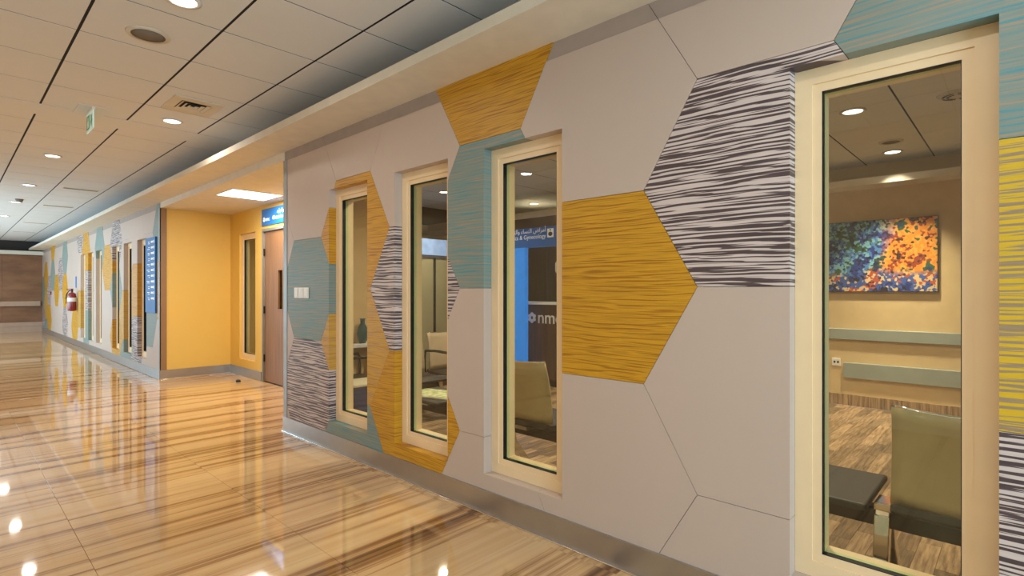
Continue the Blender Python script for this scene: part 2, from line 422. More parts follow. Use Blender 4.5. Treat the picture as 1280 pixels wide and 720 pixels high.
# columns: even k -> centres at 2.5, 1.5, .5 hexagons (top, middle, bottom); odd k -> top cut, upper, lower, bottom cut
NEAR = {-4: 'WYW', -3: 'WWTW', -2: 'YWZ', -1: 'WTWW', 0: 'TyZ', 1: 'WZWW', 2: 'WYW', 3: 'YTWW', 4: 'WZY', 5: 'WYfT', 6: 'WTZ', 7: 'WWWW'}
FAR = {12: 'TYW', 13: 'WWTW', 14: 'WYZ', 15: 'WWfT', 16: 'ZTY', 17: 'WYWW', 18: 'TWW', 19: 'WWWW', 20: 'YZT', 21: 'ZWfW', 22: 'WWY', 23: 'WWWW',
       24: 'TYZ', 25: 'WZWW', 26: 'WYW', 27: 'YTWW', 28: 'WZY', 29: 'WYfT', 30: 'WTZ'}
BASE = .13; HEAD = 2.435
def mural(cols, ya, yb, wins, parent):
    rects = [(a, a+WW, WZ0, WZ1) for a in wins]
    for k, code in cols.items():
        yc = Y0+1.5*R*k
        odd = k % 2
        for j, ch in enumerate(code):
            zc = HH*((5-2*j) if not odd else (6-2*j))
            g = 1-.0011/HH
            hexa = [(yc+R*g*math.cos(PI/3*i), zc+R*g*math.sin(PI/3*i)) for i in range(6)]
            p = clip(hexa, 0, ya, False); p = clip(p, 0, yb, True) if p else []
            p = clip(p, 1, BASE, False) if p else []
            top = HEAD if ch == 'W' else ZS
            q = clip(p, 1, top, True) if p else []
            m = MB()
            for piece in (cut(q, rects) if q else []): m.prism_x(piece, D, D+REV)
            if m.v: m.build('hexagon_panel', CODE[ch], parent)
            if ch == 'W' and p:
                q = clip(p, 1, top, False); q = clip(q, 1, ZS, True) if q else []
                if q: MB().prism_x(q, D+.004, D+REV).build('header_panel', 'header_taupe', parent)
def backing(mb, ya, yb, wins, x0, x1, ztop):
    ys = ya
    for a in sorted(wins):
        mb.box(x0, x1, ys, a, 0, ztop); mb.box(x0, x1, a, a+WW, 0, WZ0); mb.box(x0, x1, a, a+WW, WZ1, ztop); ys = a+WW
    mb.box(x0, x1, ys, yb, 0, ztop); return mb
XB = D+REV+.002
wr = struct(backing(MB(), YA, YW1, NEARW, XB, 2.30, ZC+.03).build('wall_right', 'joint'), 'mural wall of large hexagon panels with tall narrow windows')
mural(NEAR, YA, YW1-.002, NEARW, wr)
MB().box(2.30, 2.312, YA, NEARW[3], 0, ZR).box(2.30, 2.312, NEARW[3]+WW, NEARW[2], 0, ZR).box(2.30, 2.312, NEARW[2]+WW, NEARW[1], 0, ZR).box(2.30, 2.312, NEARW[1]+WW, NEARW[0], 0, ZR).box(2.30, 2.312, NEARW[0]+WW, YW1-.1, 0, ZR).build('room_side_lining', 'room_paint', wr)
wf = struct(backing(MB(), YW2+.12, YB, FARW, XB, 2.30, ZC+.03).build('wall_right', 'joint'), 'farther mural wall of hexagon panels beyond the yellow alcove')
mural(FAR, YW2+.002, YB, FARW, wf)
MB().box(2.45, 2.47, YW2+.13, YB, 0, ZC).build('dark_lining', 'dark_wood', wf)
# end post of the near wall and corner post of the far wall
MB().box(D-.006, D+.2, YW1-.008, YW1+.006, BASE, HEAD).box(D-.006, D+.001, YW1-.062, YW1-.008, BASE, HEAD).build('edge_post', 'post_metal', wr)
MB().box(D-.006, 2.20, YW2-.012, YW2+.002, BASE, 2.445).build('edge_post', 'post_wood', wf)
MB().box(D-.006, D+.004, YW2-.012, YW2+.05, BASE, 2.445).build('edge_post', 'post_metal', wf)

# skirtings with a bright floor strip
def skirting(name, pts, label):
    o = None
    for (xa, ya, xb, yb, nx, ny) in pts:
        t = .014
        m = MB().box(min(xa, xb, xa+nx*t, xb+nx*t), max(xa, xb, xa+nx*t, xb+nx*t), min(ya, yb, ya+ny*t, yb+ny*t), max(ya, yb, ya+ny*t, yb+ny*t), .0, BASE)
        if o is None: o = struct(m.build(name, 'steel', None), label)
        else: m.build('skirting_length', 'steel', o)
        q = .030
        x0, x1 = sorted((xa+nx*t, xb+nx*q)) if nx else sorted((xa, xb)); y0, y1 = sorted((ya+ny*t, yb+ny*q)) if ny else sorted((ya, yb))
        MB().box(x0, x1, y0, y1, 0, .008).build('floor_strip', 'bright_steel', o, bevel=.002)
    return o
skirting('baseboard_right', [(D+.002, YA, D+.002, YW1+.006, -1, 0)], 'brushed steel skirting under the near mural wall')
skirting('baseboard_right', [(D+.002, YW2-.012, D+.002, YB, -1, 0)], 'brushed steel skirting under the farther mural wall')
skirting('baseboard_alcove', [(D, YW2-.0, XA, YW2-.0, 0, -1), (XA, 7.72, XA, YW2, -1, 0)], 'brushed steel skirting around the yellow alcove')

# ------------------------------------------------------------------ windows
def make_window(x, y0, width, z0, z1, depth, name, gl='glass'):
    """fixed light: cream frame, glazing bead, black gasket, pane. x = front of frame"""
    root = struct(empty(name, (x, y0+width/2, z0)))
    h = z1-z0; a = width/2
    def ring(o, i, xa, xb):                       # o,i = outer / inner inset
        m = MB()
        m.box(xa, xb, -a+o, -a+i, o, h-o); m.box(xa, xb, a-i, a-o, o, h-o)
        m.box(xa, xb, -a+i, a-i, o, i); m.box(xa, xb, -a+i, a-i, h-i, h-o)
        return m
    e = .0005
    ring(e, .058, 0, depth).build('window_frame', 'frame_cream', root)
    ring(.058, .088, .006, depth-.006).build('glazing_bead', 'frame_cream', root)
    ring(.088, .0905, .008, .036).build('gasket', 'gasket', root)
    ring(.088, .0905, .0365, .056).build('spacer_bar', 'spacer', root)
    MB().box(.030, .035, -a+.0906, a-.0906, .0906, h-.0906).build('pane', gl, root)
    return root
wn = 1
for y in NEARW:
    make_window(D+REV, y, WW, WZ0, WZ1, .11, 'window_%d' % wn); wn += 1
for y in FARW:
    make_window(D+REV, y, WW, WZ0, WZ1, .11, 'window_%d' % wn, 'dark_glass'); wn += 1

# ------------------------------------------------------------------ alcove
ZA = 2.445
aw = MB().box(XB, XA+.15, YW2, YW2+.12, 0, ZA+.1)
struct(aw.build('wall_alcove_side', 'yellow_paint'), 'yellow painted side wall of the alcove')
dw = MB(); AW0, AW1, AZ0, AZ1 = 7.95, 8.55, .25, 2.11
DR0, DR1, DZ = 6.76, 7.70, 2.12
dw.box(XA, XA+.12, AW1, YW2, 0, ZA+.1).box(XA, XA+.12, AW0, AW1, 0, AZ0).box(XA, XA+.12, AW0, AW1, AZ1, ZA+.1).box(XA, XA+.12, DR1, AW0, 0, ZA+.1)
dw.box(XA, XA+.12, DR0, DR1, DZ, ZA+.1).box(XA, XA+.12, YW1, DR0, 0, ZA+.1)
struct(dw.build('wall_alcove_back', 'yellow_paint'), 'yellow painted door wall at the back of the alcove')
struct(MB().box(D+.19, XA+.12, YW1-.1, YW1, 0, ZA+.1).box(2.30, D+.19, YW1-.1, YW1, 0, ZA+.1).build('wall_alcove_near', 'yellow_paint'), 'yellow painted near side wall of the alcove')
struct(MB().box(D+.02, XA, YW1+.006, YW2-.012, ZA, ZA+.03).box(D, D+.02, YW1+.006, YW2-.012, ZA, ZS).build('ceiling_alcove', 'soffit_paint'), 'cream lowered ceiling of the alcove')
make_window(XA+.03, AW0, AW1-AW0, AZ0, AZ1, .09, 'window_%d' % wn)
# door
d = struct(empty('door_1', (XA+.02, DR1, 0)), 'oak veneer door with a narrow vision slot under a blue sign')
lw = DR1-DR0-.06
leaf = MB(); v0, v1, vz0, vz1 = -.63, -.45, 1.0, 1.56          # vision slot in local y
leaf.box(.0, .045, -.03-lw, v0, .008, DZ-.04).box(.0, .045, v1, -.03, .008, DZ-.04).box(.0, .045, v0, v1, .008, vz0).box(.0, .045, v0, v1, vz1, DZ-.04)
lf = leaf.build('door_leaf', 'door_wood', d)
m = MB(); m.box(-.004, .049, v0, v0+.02, vz0, vz1).box(-.004, .049, v1-.02, v1, vz0, vz1).box(-.004, .049, v0+.02, v1-.02, vz0, vz0+.02).box(-.004, .049, v0+.02, v1-.02, vz1-.02, vz1)
m.build('vision_frame', 'door_wood', lf)
MB().box(.02, .025, v0+.02, v1-.02, vz0+.02, vz1-.02).build('pane', 'dark_glass', lf)
MB().box(-.03, .1, -.03, 0, 0, DZ).box(-.03, .1, -.03-lw-.03, -.03-lw, 0, DZ).box(-.03, .1, -.03-lw, -.03, DZ-.035, DZ).build('door_frame', 'post_metal', d)
for z in (.28, .95, 1.75):
    MB().box(-.02, -.001, -.045, -.025, z, z+.1).build('hinge', 'black_plastic', d)

# ------------------------------------------------------------------ corridor end wall, left wall, entrance
we = struct(MB().box(XL, D+.2, YB, YB+.1, 0, ZC+.03).build('wall_end', 'joint'), 'brown timber panelled wall at the end of the corridor')
for i in range(4):
    x0 = XL+i*.92; x1 = min(x0+.917, D)
    MB().box(x0, x1, YB-.03, YB, .31, 2.36).build('timber_panel', 'end_wood', we, bevel=.002)
MB().box(XL, D, YB-.05, YB, .18, .305).build('base_strip', 'end_beige', we)
MB().box(XL, D, YB-.035, YB, 0, .178).build('base_panel', 'end_beige', we)
MB().box(XL, D, YB-.32, YB-.03, 2.37, 2.40).box(XL, D, YB-.34, YB-.32, 2.37, 2.48).build('soffit_lip', 'soffit_paint', we)
hr = MB().box(XL+.05, D-.05, YB-.10, YB-.075, .80, .95)
hr_o = tag(hr.build('handrail', 'end_beige', None, bevel=.006), 'beige wall handrail across the brown timber wall', 'handrail')
for x in (-1.2, -.2, .8, 1.7): MB().box(x, x+.06, YB-.076, YB-.029, .84, .91).build('bracket', 'steel', hr_o)
wl = MB(); LW0, LW1 = 11.2, 20.4
wl.box(XL-.12, XL, YA, LW0, 0, ZC+.03).box(XL-.12, XL, LW1, YB, 0, ZC+.03).box(XL-.12, XL, LW0, LW1, 0, .15).box(XL-.12, XL, LW0, LW1, 2.5, ZC+.03)
struct(wl.build('wall_left', 'cream_paint'), 'plain cream corridor wall with a long daylight window')
lwn = struct(empty('window_%d' % (wn+1), (XL-.06, LW0, .15)))
for i in range(6):
    yy = i*(LW1-LW0-.06)/5
    MB().box(-.03, .03, yy, yy+.06, 0, 2.35).build('mullion', 'frame_cream', lwn)
MB().box(-.03, .03, .06, LW1-LW0-.06, 0, .06).box(-.03, .03, .06, LW1-LW0-.06, 2.29, 2.35).build('rail', 'frame_cream', lwn)
for i in range(5):
    yy = i*(LW1-LW0-.06)/5
    MB().box(-.003, .003, yy+.06, yy+(LW1-LW0-.06)/5, .06, 2.29).build('pane', 'glass', lwn)
wb = MB(); EX0, EX1 = -1.0, 1.6
wb.box(XL-.12, EX0, YA-.12, YA, 0, ZC+.03).box(EX1, D+.2, YA-.12, YA, 0, ZC+.03).box(EX0, EX1, YA-.12, YA, 2.4, ZC+.03)
struct(wb.build('wall_back', 'cream_paint'), 'cream wall around the glazed corridor entrance')
ew = struct(empty('window_%d' % (wn+2), (EX0, YA-.06, 0)))
for i in range(3):
    MB().box(i*1.27, i*1.27+.06, -.03, .03, 0, 2.4).build('mullion', 'steel', ew)
for i in range(2):
    MB().box(i*1.27+.06, i*1.27+1.27, -.003, .003, .01, 2.39).build('pane', 'glass', ew)

# ------------------------------------------------------------------ waiting room shell
RY0, RY1 = YA, 8.9
rf = struct(MB().box(2.30, XR, RY0, YW1-.1, -.05, -.004).box(XA+.12, XR, YW1-.1, RY1, -.05, -.004).build('floor', 'joint'), 'brown wood-look plank floor of the waiting room')
PL, PW = .42, .086
pm = chamfer_box(PL-.001, PW-.001, .004, .0006).mesh('floor_plank', 'plank')
def seen(x0, x1, y):                                   # the strips that the windows show largest
    for lo, hi in ((.05, .25), (.79, .97)):
        for x in (x0, x1):
            if lo*x-.05 < y < hi*x+.05 and (x < 5.2 or lo < .5): return True
    return False
rest = MB(); row = 0; yy = RY0+.05; npl = 0
while yy < RY1:
    x = 2.312-((row*.163+random.random()*.1) % PL)
    lim = XA+.135 if yy > YW1-.15 else 2.3125
    while x < XR-.012:
        c0, c1 = max(lim, x), min(XR-.011, x+PL)
        if c1-c0 > .012:
            if npl < 298 and seen(c0, c1, yy):
                inst(pm, 'floor_plank', ((c0+c1)/2, yy, 0), rf, scale=((c1-c0-.001)/(PL-.001), 1, 1)); npl += 1
            else:
                rest.box(c0, c1-.001, yy-PW/2+.0005, yy+PW/2-.0005, -.004, 0)
        x += PL
    yy += PW; row += 1
rest.build('floor_planks', 'plank', rf)['kind'] = 'stuff'
rc = struct(MB().box(2.30, XR+.1, RY0, RY1, ZR+.0015, ZR+.08).build('ceiling', 'ceiling_back'), 'tiled ceiling of the waiting room')
cm = {}
for i in range(8):
    for j in range(17):
        x0 = 2.312+i*.585; x1 = min(x0+.585, XR); y0 = .665-3.5+j*.58+.0; y1 = y0+.58
        if x1-x0 < .1: continue
        k = (round(x1-x0-.012, 3), .568)
        if k not in cm:
            me = chamfer_box(k[0]+.006, k[1]-.0, .0022, .0005); me.v = [(a, b, -c) for a, b, c in me.v]; cm[k] = me.mesh('ceiling_tile', 'ceiling_tile')
        inst(cm[k], 'ceiling_tile', ((x0+x1)/2, (y0+y1)/2, ZR), rc)
rb = struct(MB().box(XR, XR+.1, RY0, RY1, 0, ZR+.03).build('wall_room_back', 'room_paint'), 'sand coloured back wall of the waiting room')
MB().box(XR-.010, XR, RY0, RY1, .002, .12).build('upturned_skirting', 'plank', rb)
MB().box(6.56, XR, RY0, RY1, 2.36, 2.38).box(6.56, 6.575, RY0, RY1, 2.38, 2.43).build('soffit_lip', 'soffit_paint', rb)
struct(MB().box(2.30, XR+.1, RY0-.1, RY0, 0, ZR+.03).build('wall_room_near', 'room_paint'), 'sand coloured near end wall of the waiting room')
struct(MB().box(XA+.15, XR+.1, RY1, RY1+.1, 0, ZR+.03).build('wall_room_far', 'room_paint'), 'sand coloured far end wall of the waiting room')
MB().box(2.313, XA+.13, YW1-.112, YW1-.1, 0, ZR).box(XA+.12, XA+.132, YW1-.1, DR0-.05, 0, ZR).box(XA+.12, XA+.132, DR0-.05, RY1, ZA+.1, ZR+.02).build('room_side_lining', 'room_paint', wr)

# ------------------------------------------------------------------ lamps
def downlight(x, y, z, power, label, group, spread=160):
    t = tag(empty('downlight', (x, y, z)), label, 'downlight', group)
    MB().lathe((0, 0, 0), [(.066, -.001), (.084, -.001), (.088, -.006), (.066, -.010), (.066, -.001)], 32, False).build('trim_ring', 'white_plastic', t, smooth=True)
    MB().lathe((0, 0, 0), [(.001, -.004), (.066, -.004), (.066, -.001), (.001, -.001)], 28, True).build('diffuser', 'lamp_lens', t)
    a = area('lamp', (0, 0, -.014), (0, 0, 0), .13, .13, power, WARM if 'corridor' in label else WARM_ROOM, t, 'DISK', math.radians(spread))
    return t
for x, y in [(.86, .2), (.87, 3.22), (1.42, 5.58), (.85, 8.0), (.85, 10.45), (.85, 12.6), (.85, 15.1), (.85, 17.6), (.85, 20.1), (-.8, 1.6), (-.8, 4.7), (-.8, 8.0), (-.8, 12.6), (-.8, 17.6)]:
    lab = {3.22: 'round recessed corridor downlight beside the round grey loudspeaker', 5.58: 'round recessed corridor downlight beside the louvred air vent',
           12.6: 'round recessed corridor downlight beside the smoke detector'}.get(y if x > 0 else 0, 'round recessed downlight in the corridor tile ceiling')
    downlight(x, y, ZC, P_DOWN, lab, 'corridor downlights')
for x, y in [(4.72, .93), (6.36, .92), (3.0, .95), (4.72, 3.3), (6.3, 5.5), (4.72, 5.75), (3.0, 3.3)]:
    lab = {4.72: 'round recessed downlight beside the slotted air valve', 6.36: 'round recessed downlight in front of the cream lip above the painting'}.get(x if y < 1 else 0, 'round recessed downlight in the waiting room ceiling behind the windows')
    downlight(x, y, ZR, P_ROOM, lab, 'waiting room downlights', 80 if x > 6 else 140)
t = tag(empty('ceiling_panel_light', (2.585, 6.90, ZA)), 'square lit ceiling panel in the yellow alcove', 'ceiling light')
MB().box(-.30, .30, -.29, -.275, -.008, -.0005).box(-.30, .30, .275, .29, -.008, -.0005).box(-.30, -.285, -.275, .275, -.008, -.0005).box(.285, .30, -.275, .275, -.008, -.0005).build('frame', 'white_plastic', t)
MB().box(-.285, .285, -.275, .275, -.005, -.001).build('diffuser', 'panel_lens', t)
area('lamp', (0, 0, -.02), (0, 0, 0), .54, .54, 62, (1, .93, .8), t, 'SQUARE')

# ------------------------------------------------------------------ ceiling fittings
t = tag(empty('ceiling_speaker', (.845, 3.81, ZC)), 'round grey ceiling loudspeaker flush in a tile', 'speaker')
MB().lathe((0, 0, 0), [(.088, -.0005), (.115, -.0005), (.112, -.006), (.088, -.008)], 36, False).build('trim_ring', 'vent_paint', t, smooth=True)
MB().lathe((0, 0, 0), [(.001, -.006), (.088, -.005), (.088, -.0005), (.001, -.0005)], 32).build('grille', 'speaker_grey', t, smooth=True)
t = tag(empty('air_vent', (1.425, 5.01, ZC)), 'square louvred air vent beside a downlight in the tile ceiling', 'vent')
MB().box(-.18, .18, -.21, -.12, -.010, -.0005).box(-.18, .18, .12, .21, -.010, -.0005).box(-.18, -.11, -.12, .12, -.010, -.0005).box(.11, .18, -.12, .12, -.010, -.0005).build('frame', 'vent_paint', t, bevel=.002)
MB().box(-.11, .11, -.12, .12, -.002, -.0005).build('duct', 'vent_dark', t)
for k in range(3):
    s = .105-.034*k; q = s*1.09
    m = MB().rings([[(-s, -q, -.012), (s, -q, -.012), (s, q, -.012), (-s, q, -.012)], [(-s+.022, -q+.022, -.003), (s-.022, -q+.022, -.003), (s-.022, q-.022, -.003), (-s+.022, q-.022, -.003)]], False)
    m.build('louvre', 'vent_paint', t)
for y in (10.35, 12.7, 16.2, 18.8):
    t = tag(empty('linear_diffuser', (1.43, y, ZC)), 'slim slot air diffuser set across the corridor ceiling', 'vent', 'slot air diffusers')
    MB().box(-.21, .21, -.06, -.03, -.006, -.0005).box(-.21, .21, .03, .06, -.006, -.0005).build('frame', 'vent_paint', t)
    MB().box(-.2, .2, -.03, .03, -.002, -.0005).build('slot', 'vent_dark', t)
t = tag(empty('smoke_detector', (.87, 12.2, ZC)), 'small round smoke detector between corridor downlights', 'detector')
MB().lathe((0, 0, 0), [(.001, -.045), (.035, -.045), (.05, -.02), (.055, -.0005)], 20).build('body', 'speaker_grey', t, smooth=True)
# exit sign
t = tag(empty('exit_sign', (.86, 5.77, ZC)), 'clear hanging exit sign with green pictogram under the ceiling', 'exit sign')
MB().box(-.10, .10, -.16, .16, -.006, -.0005).build('ceiling_plate', 'ceiling_band', t, bevel=.002)
MB().box(-.012, .012, -.15, .15, -.02, -.006).build('holder', 'white_plastic', t)
MB().box(-.004, .004, -.145, .145, -.175, -.02).build('plate', 'exit_clear', t)
for s in (-.0062, .0042):
    m = MB().box(s, s+.002, .01, .13, -.15, -.035)
    m.build('green_field', 'exit_green', t)
    a = MB(); xa = s+(.0021 if s > 0 else -.0006)
    MB().prism_x([(-.09, -.05), (-.05, -.05), (-.05, -.095), (-.025, -.095), (-.07, -.15), (-.115, -.095), (-.09, -.095)], s, s+.002).build('arrow', 'exit_green', t)
    q = MB(); q.box(xa, xa+.0005, .055, .075, -.075, -.05).prism_x([(.04, -.08), (.08, -.08), (.095, -.14), (.08, -.14), (.068, -.105), (.05, -.14), (.035, -.14), (.05, -.1)], xa, xa+.0005)
    q.build('running_figure', 'print_white', t)

# ------------------------------------------------------------------ signs and fittings on the walls
def flower(mb, y, z, r, x0, x1):
    for k in range(6):
        a = PI/2+k*PI/3; cy_, cz_ = y+r*.62*math.cos(a), z+r*.62*math.sin(a)
        mb.prism_x([(cy_+r*.34*math.cos(2*PI*i/10+a)*1.05, cz_+r*.34*math.sin(2*PI*i/10+a)) for i in range(10)], x0, x1)
ARABIC = '\uFEAA\uFEF4\uFEDF\uFEEE\uFE98\uFEDF\uFE8D\uFEED \uFE80\uFE8E\uFEB4\uFEE8\uFEDF\uFE8D \uFEBD\uFE8D\uFEAE\uFEE3\uFE83'
t = tag(empty('door_sign', (XA-.004, DR1-.01, 2.14)), 'blue clinic sign with white lettering above the oak door', 'sign')
MB().box(-.012, .003, -.93, 0, .02, .25).build('board', 'sign_blue', t, bevel=.002)
m = MB(); flower(m, -.085, .105, .036, -.0135, -.0115); m.build('emblem', 'print_white', t)
text('logo_lettering', 'nmc', 'print_white', .085, (-.0125, -.125, .08), WALLTXT, t)
text('lettering', 'Obstetrics & Gynecology', 'print_white', .075, (-.0125, -.36, .085), WALLTXT, t)
text('arabic_lettering', ARABIC, 'print_white', .07, (-.0125, -.50, .165), WALLTXT, t)
# wall directory
t = tag(empty('wall_directory', (D-.012, 9.36, .94)), 'tall blue directory board with rows of white lettering', 'sign')
MB().box(-.012, .011, -.27, .27, 0, 1.11).build('board', 'sign_blue', t, bevel=.003)
m = MB()
for k in range(11):
    z = 1.03-k*.083
    m.box(-.0135, -.0115, -.02-.13-random.random()*.03, -.05, z, z+.028)
    m.box(-.0135, -.0115, .02, .08+random.random()*.1, z+.012, z+.022); m.box(-.0135, -.0115, .02, .07+random.random()*.09, z-.012, z-.004)
    m.box(-.0135, -.0115, -.225, -.185, z-.006, z+.034)
m.build('print', 'print_white', t)['kind'] = 'stuff'
# triple switch
t = tag(empty('light_switch', (D, 4.505, 1.245)), 'white triple light switch on the teal hexagon panel', 'switch')
for k in (-1, 0, 1):
    g = MB().box(-.008, -.0005, k*.09-.043, k*.09+.043, -.046, .046).build('switch_plate', 'white_plastic', t, bevel=.003)
    MB().box(-.013, -.008, k*.09-.028, k*.09+.028, -.033, .033).build('rocker', 'white_plastic', g, bevel=.002)
# fire extinguisher
t = tag(empty('fire_extinguisher', (D-.095, 15.85, .80)), 'red fire extinguisher hung on the white mural panels', 'extinguisher')
MB().lathe((0, 0, 0), [(.03, 0), (.078, .012), (.082, .03), (.082, .34), (.07, .40), (.04, .425), (.022, .435), (.022, .455)], 24).build('cylinder', 'red_paint', t, smooth=True)
MB().lathe((0, 0, 0), [(.0826, .22), (.0826, .31)], 24, False).build('label_sleeve', 'label_paper', t, smooth=True)
MB().lathe((0, 0, .455), [(.02, 0), (.024, .01), (.024, .03), (.012, .045)], 12).build('valve', 'black_plastic', t)
MB().box(-.1, .03, -.01, .01, .50, .515).box(-.095, .02, -.008, .008, .475, .485).build('handle', 'red_paint', t)
MB().tube([(-.02, .02, .475), (-.05, .05, .46), (-.085, .06, .40), (-.1, .055, .30), (-.1, .05, .18)], .011).build('hose', 'black_plastic', t, smooth=True)
MB().box(.06, .095, -.03, .03, .30, .38).build('wall_bracket', 'steel', t)
MB().box(D-.004, D-.0005, 15.93, 16.07, 1.34, 1.60).build('x', 'sign_blue').name = 'extinguisher_sign'
o = bpy.data.objects['extinguisher_sign']; tag(o, 'small blue notice above the fire extinguisher', 'sign')
t = tag(empty('alarm_call_point', (D, 20.2, 1.2)), 'small red fire alarm call point at the corridor end', 'call point')
MB().box(-.035, -.0005, -.045, .045, -.05, .05).build('case', 'red_paint', t, bevel=.004)
MB().box(-.037, -.035, -.025, .025, -.025, .025).build('press_plate', 'label_paper', t)
t = tag(empty('door_stop', (2.80, 7.87, 0)), 'small black rubber floor door stop in the alcove', 'door stop')
MB().lathe((0, 0, 0), [(.03, .0005), (.032, .012), (.028, .03), (.012, .038)], 16).build('dome', 'black_plastic', t, smooth=True)
MB().lathe((0, 0, 0), [(.036, .0003), (.036, .004), (.032, .005)], 16).build('base', 'steel', t)

# ------------------------------------------------------------------ waiting room contents
t = tag(empty('canvas_painting', (XR, 1.115, 1.635)), 'colourful canvas painting in blue and orange on the sand wall', 'painting')
MB().box(-.036, -.001, -.497, .497, -.38, .38).build('canvas', 'paint_strokes', t, bevel=.004)
MB().box(-.034, -.001, -.501, -.497, -.38, .38).box(-.034, -.001, .497, .501, -.38, .38).box(-.034, -.001, -.501, .501, -.384, -.38).box(-.034, -.001, -.501, .501, .38, .384).build('edge_tape', 'dark_wood', t)
o = MB().box(XR-.035, XR-.0005, -2.5, 3.4, .725, .845).build('bumper_rail', 'rail_grey', None, bevel=.006); tag(o, 'long grey wall bumper rail under the painting', 'bumper rail')
o = MB().box(XR-.035, XR-.0005, -2.5, 1.44, .305, .475).build('bumper_rail', 'rail_grey', None, bevel=.006); tag(o, 'lower grey wall bumper rail right of the socket', 'bumper rail')
o = MB().box(XR-.035, XR-.0005, 1.585, 3.4, .305, .475).build('bumper_rail', 'rail_grey', None, bevel=.006); tag(o, 'lower grey wall bumper rail left of the socket', 'bumper rail')
t = tag(empty('wall_socket', (XR, 1.512, .47)), 'white double wall socket between the lower bumper rails', 'socket')
MB().box(-.01, -.0005, -.043, .043, -.043, .043).build('plate', 'white_plastic', t, bevel=.003)
MB().box(-.0115, -.01, -.026, -.008, -.012, .012).box(-.0115, -.01, .008, .026, -.012, .012).build('outlet', 'vent_dark', t)
t = tag(empty('ceiling_speaker', (5.93, .87, ZR)), 'small round ceiling loudspeaker between the waiting room downlights', 'speaker')
MB().lathe((0, 0, 0), [(.07, -.0005), (.095, -.0005), (.092, -.006), (.07, -.008)], 28, False).build('trim_ring', 'vent_paint', t, smooth=True)
MB().lathe((0, 0, 0), [(.001, -.006), (.07, -.005), (.07, -.0005), (.001, -.0005)], 28).build('grille', 'speaker_grey', t, smooth=True)
t = tag(empty('round_vent', (4.80, .33, ZR)), 'round slotted air valve in the waiting room ceiling', 'vent')
MB().lathe((0, 0, 0), [(.001, -.02), (.05, -.02), (.10, -.012), (.11, -.0005)], 28).build('body', 'vent_paint', t, smooth=True)
for r in (.045, .07):
    m = MB()
    for q in range(4):
        a0, a1 = q*PI/2+.15, (q+1)*PI/2-.15
        pts = [(r*math.cos(a0+(a1-a0)*i/6), r*math.sin(a0+(a1-a0)*i/6)) for i in range(7)]+[((r+.013)*math.cos(a1-(a1-a0)*i/6), (r+.013)*math.sin(a1-(a1-a0)*i/6)) for i in range(7)]
        zz = -.0215 if r < .05 else -.0195
        m.add([(x, y, zz) for x, y in pts], [tuple(range(14))])
    m.build('slot', 'vent_dark', t)

# beam seating: local x along the beam, local y = the way sitters face
def seat_parts(root, cx, shell):
    w2 = .26; nx, nz = 10, 8
    vs = []; fs = []
    for side in (0, 1):
        for j in range(nz+1):
            for i in range(nx+1):
                u = i/nx*2-1; v = j/nz
                yy = -.175-.055*v-.02*math.sin(v*PI)*-1+.03*u*u-side*.012
                zz = .445+.37*v-.012*u*u*v*-1
                vs.append((cx+u*(w2-.012*v), yy, zz))
    N = (nx+1)*(nz+1)
    for j in range(nz):
        for i in range(nx):
            a = j*(nx+1)+i; fs.append((a, a+1, a+nx+2, a+nx+1)); fs.append((N+a, N+a+nx+1, N+a+nx+2, N+a+1))
    edge = [i for i in range(nx+1)]+[j*(nx+1)+nx for j in range(1, nz+1)]+[nz*(nx+1)+i for i in range(nx-1, -1, -1)]+[j*(nx+1) for j in range(nz-1, 0, -1)]
    for p, q in zip(edge, edge[1:]+edge[:1]): fs.append((p, p+N, q+N, q))
    b = MB().add(vs, fs).build('backrest', shell, root, smooth=True)
    top = [(cx+(i/nx*2-1)*(w2-.012), -.236+.03*(i/nx*2-1)**2, .817+.012*(i/nx*2-1)**2) for i in range(nx+1)]
    MB().tube(top, .007, 6).build('edge_trim', 'bright_steel', b, smooth=True)
    s = MB(); n = 8
    prof = [(-.19, .455), (-.15, .435), (.05, .425), (.24, .44), (.285, .42), (.275, .40), (.05, .392), (-.15, .40), (-.20, .425)]
    L = [[(cx-.255, y, z) for y, z in prof], [(cx+.255, y, z) for y, z in prof]]
    s.rings(L).build('seat', 'black_pad', root, bevel=.006)
    MB().box(cx-.05, cx+.05, -.15, .12, .372, .394).build('seat_bracket', 'steel', root)
def beam_seat(name, loc, rz, length, seats, tables, legs, arms, label, shell='taupe_shell'):
    root = tag(empty(name, loc, rz), label, 'bench')
    MB().box(-length/2, length/2, -.035, .035, .30, .372).build('beam', 'black_plastic', root, bevel=.006)
    for cx in seats: seat_parts(root, cx, shell)
    for cx in tables:
        MB().box(cx-.26, cx+.26, -.20, .26, .405, .432).build('table_top', 'black_pad', root, bevel=.008)
        MB().box(cx-.05, cx+.05, -.12, .12, .372, .405).build('table_bracket', 'steel', root)
    for cx in legs:
        for sgn in (-1, 1):
            m = MB()
            pr = [(sgn*.03, .40), (sgn*.075, .36), (sgn*.11, .20), (sgn*.25, .035), (sgn*.27, .001), (sgn*.21, .001), (sgn*.055, .19), (sgn*.02, .31), (0, .36), (0, .40)]
            m.prism_x(pr, cx-.026, cx+.026)
            m.build('leg', 'chrome', root, bevel=.004)
        MB().box(cx-.03, cx+.03, -.06, .06, .372, .402).build('beam_clamp', 'chrome', root, bevel=.004)
    for cx in arms:
        MB().tube([(cx, -.16, .39), (cx, -.19, .52), (cx, -.17, .645), (cx, .0, .655), (cx, .16, .65)], .014).build('armrest', 'black_plastic', root, smooth=True)
    return root
beam_seat('beam_seat', (2.66, .55, 0), -PI/2, 1.75, [.44, ], [-.15], [.14, .74, -.72], [], 'beam bench of one taupe seat and a black table beside the blue and orange painting')
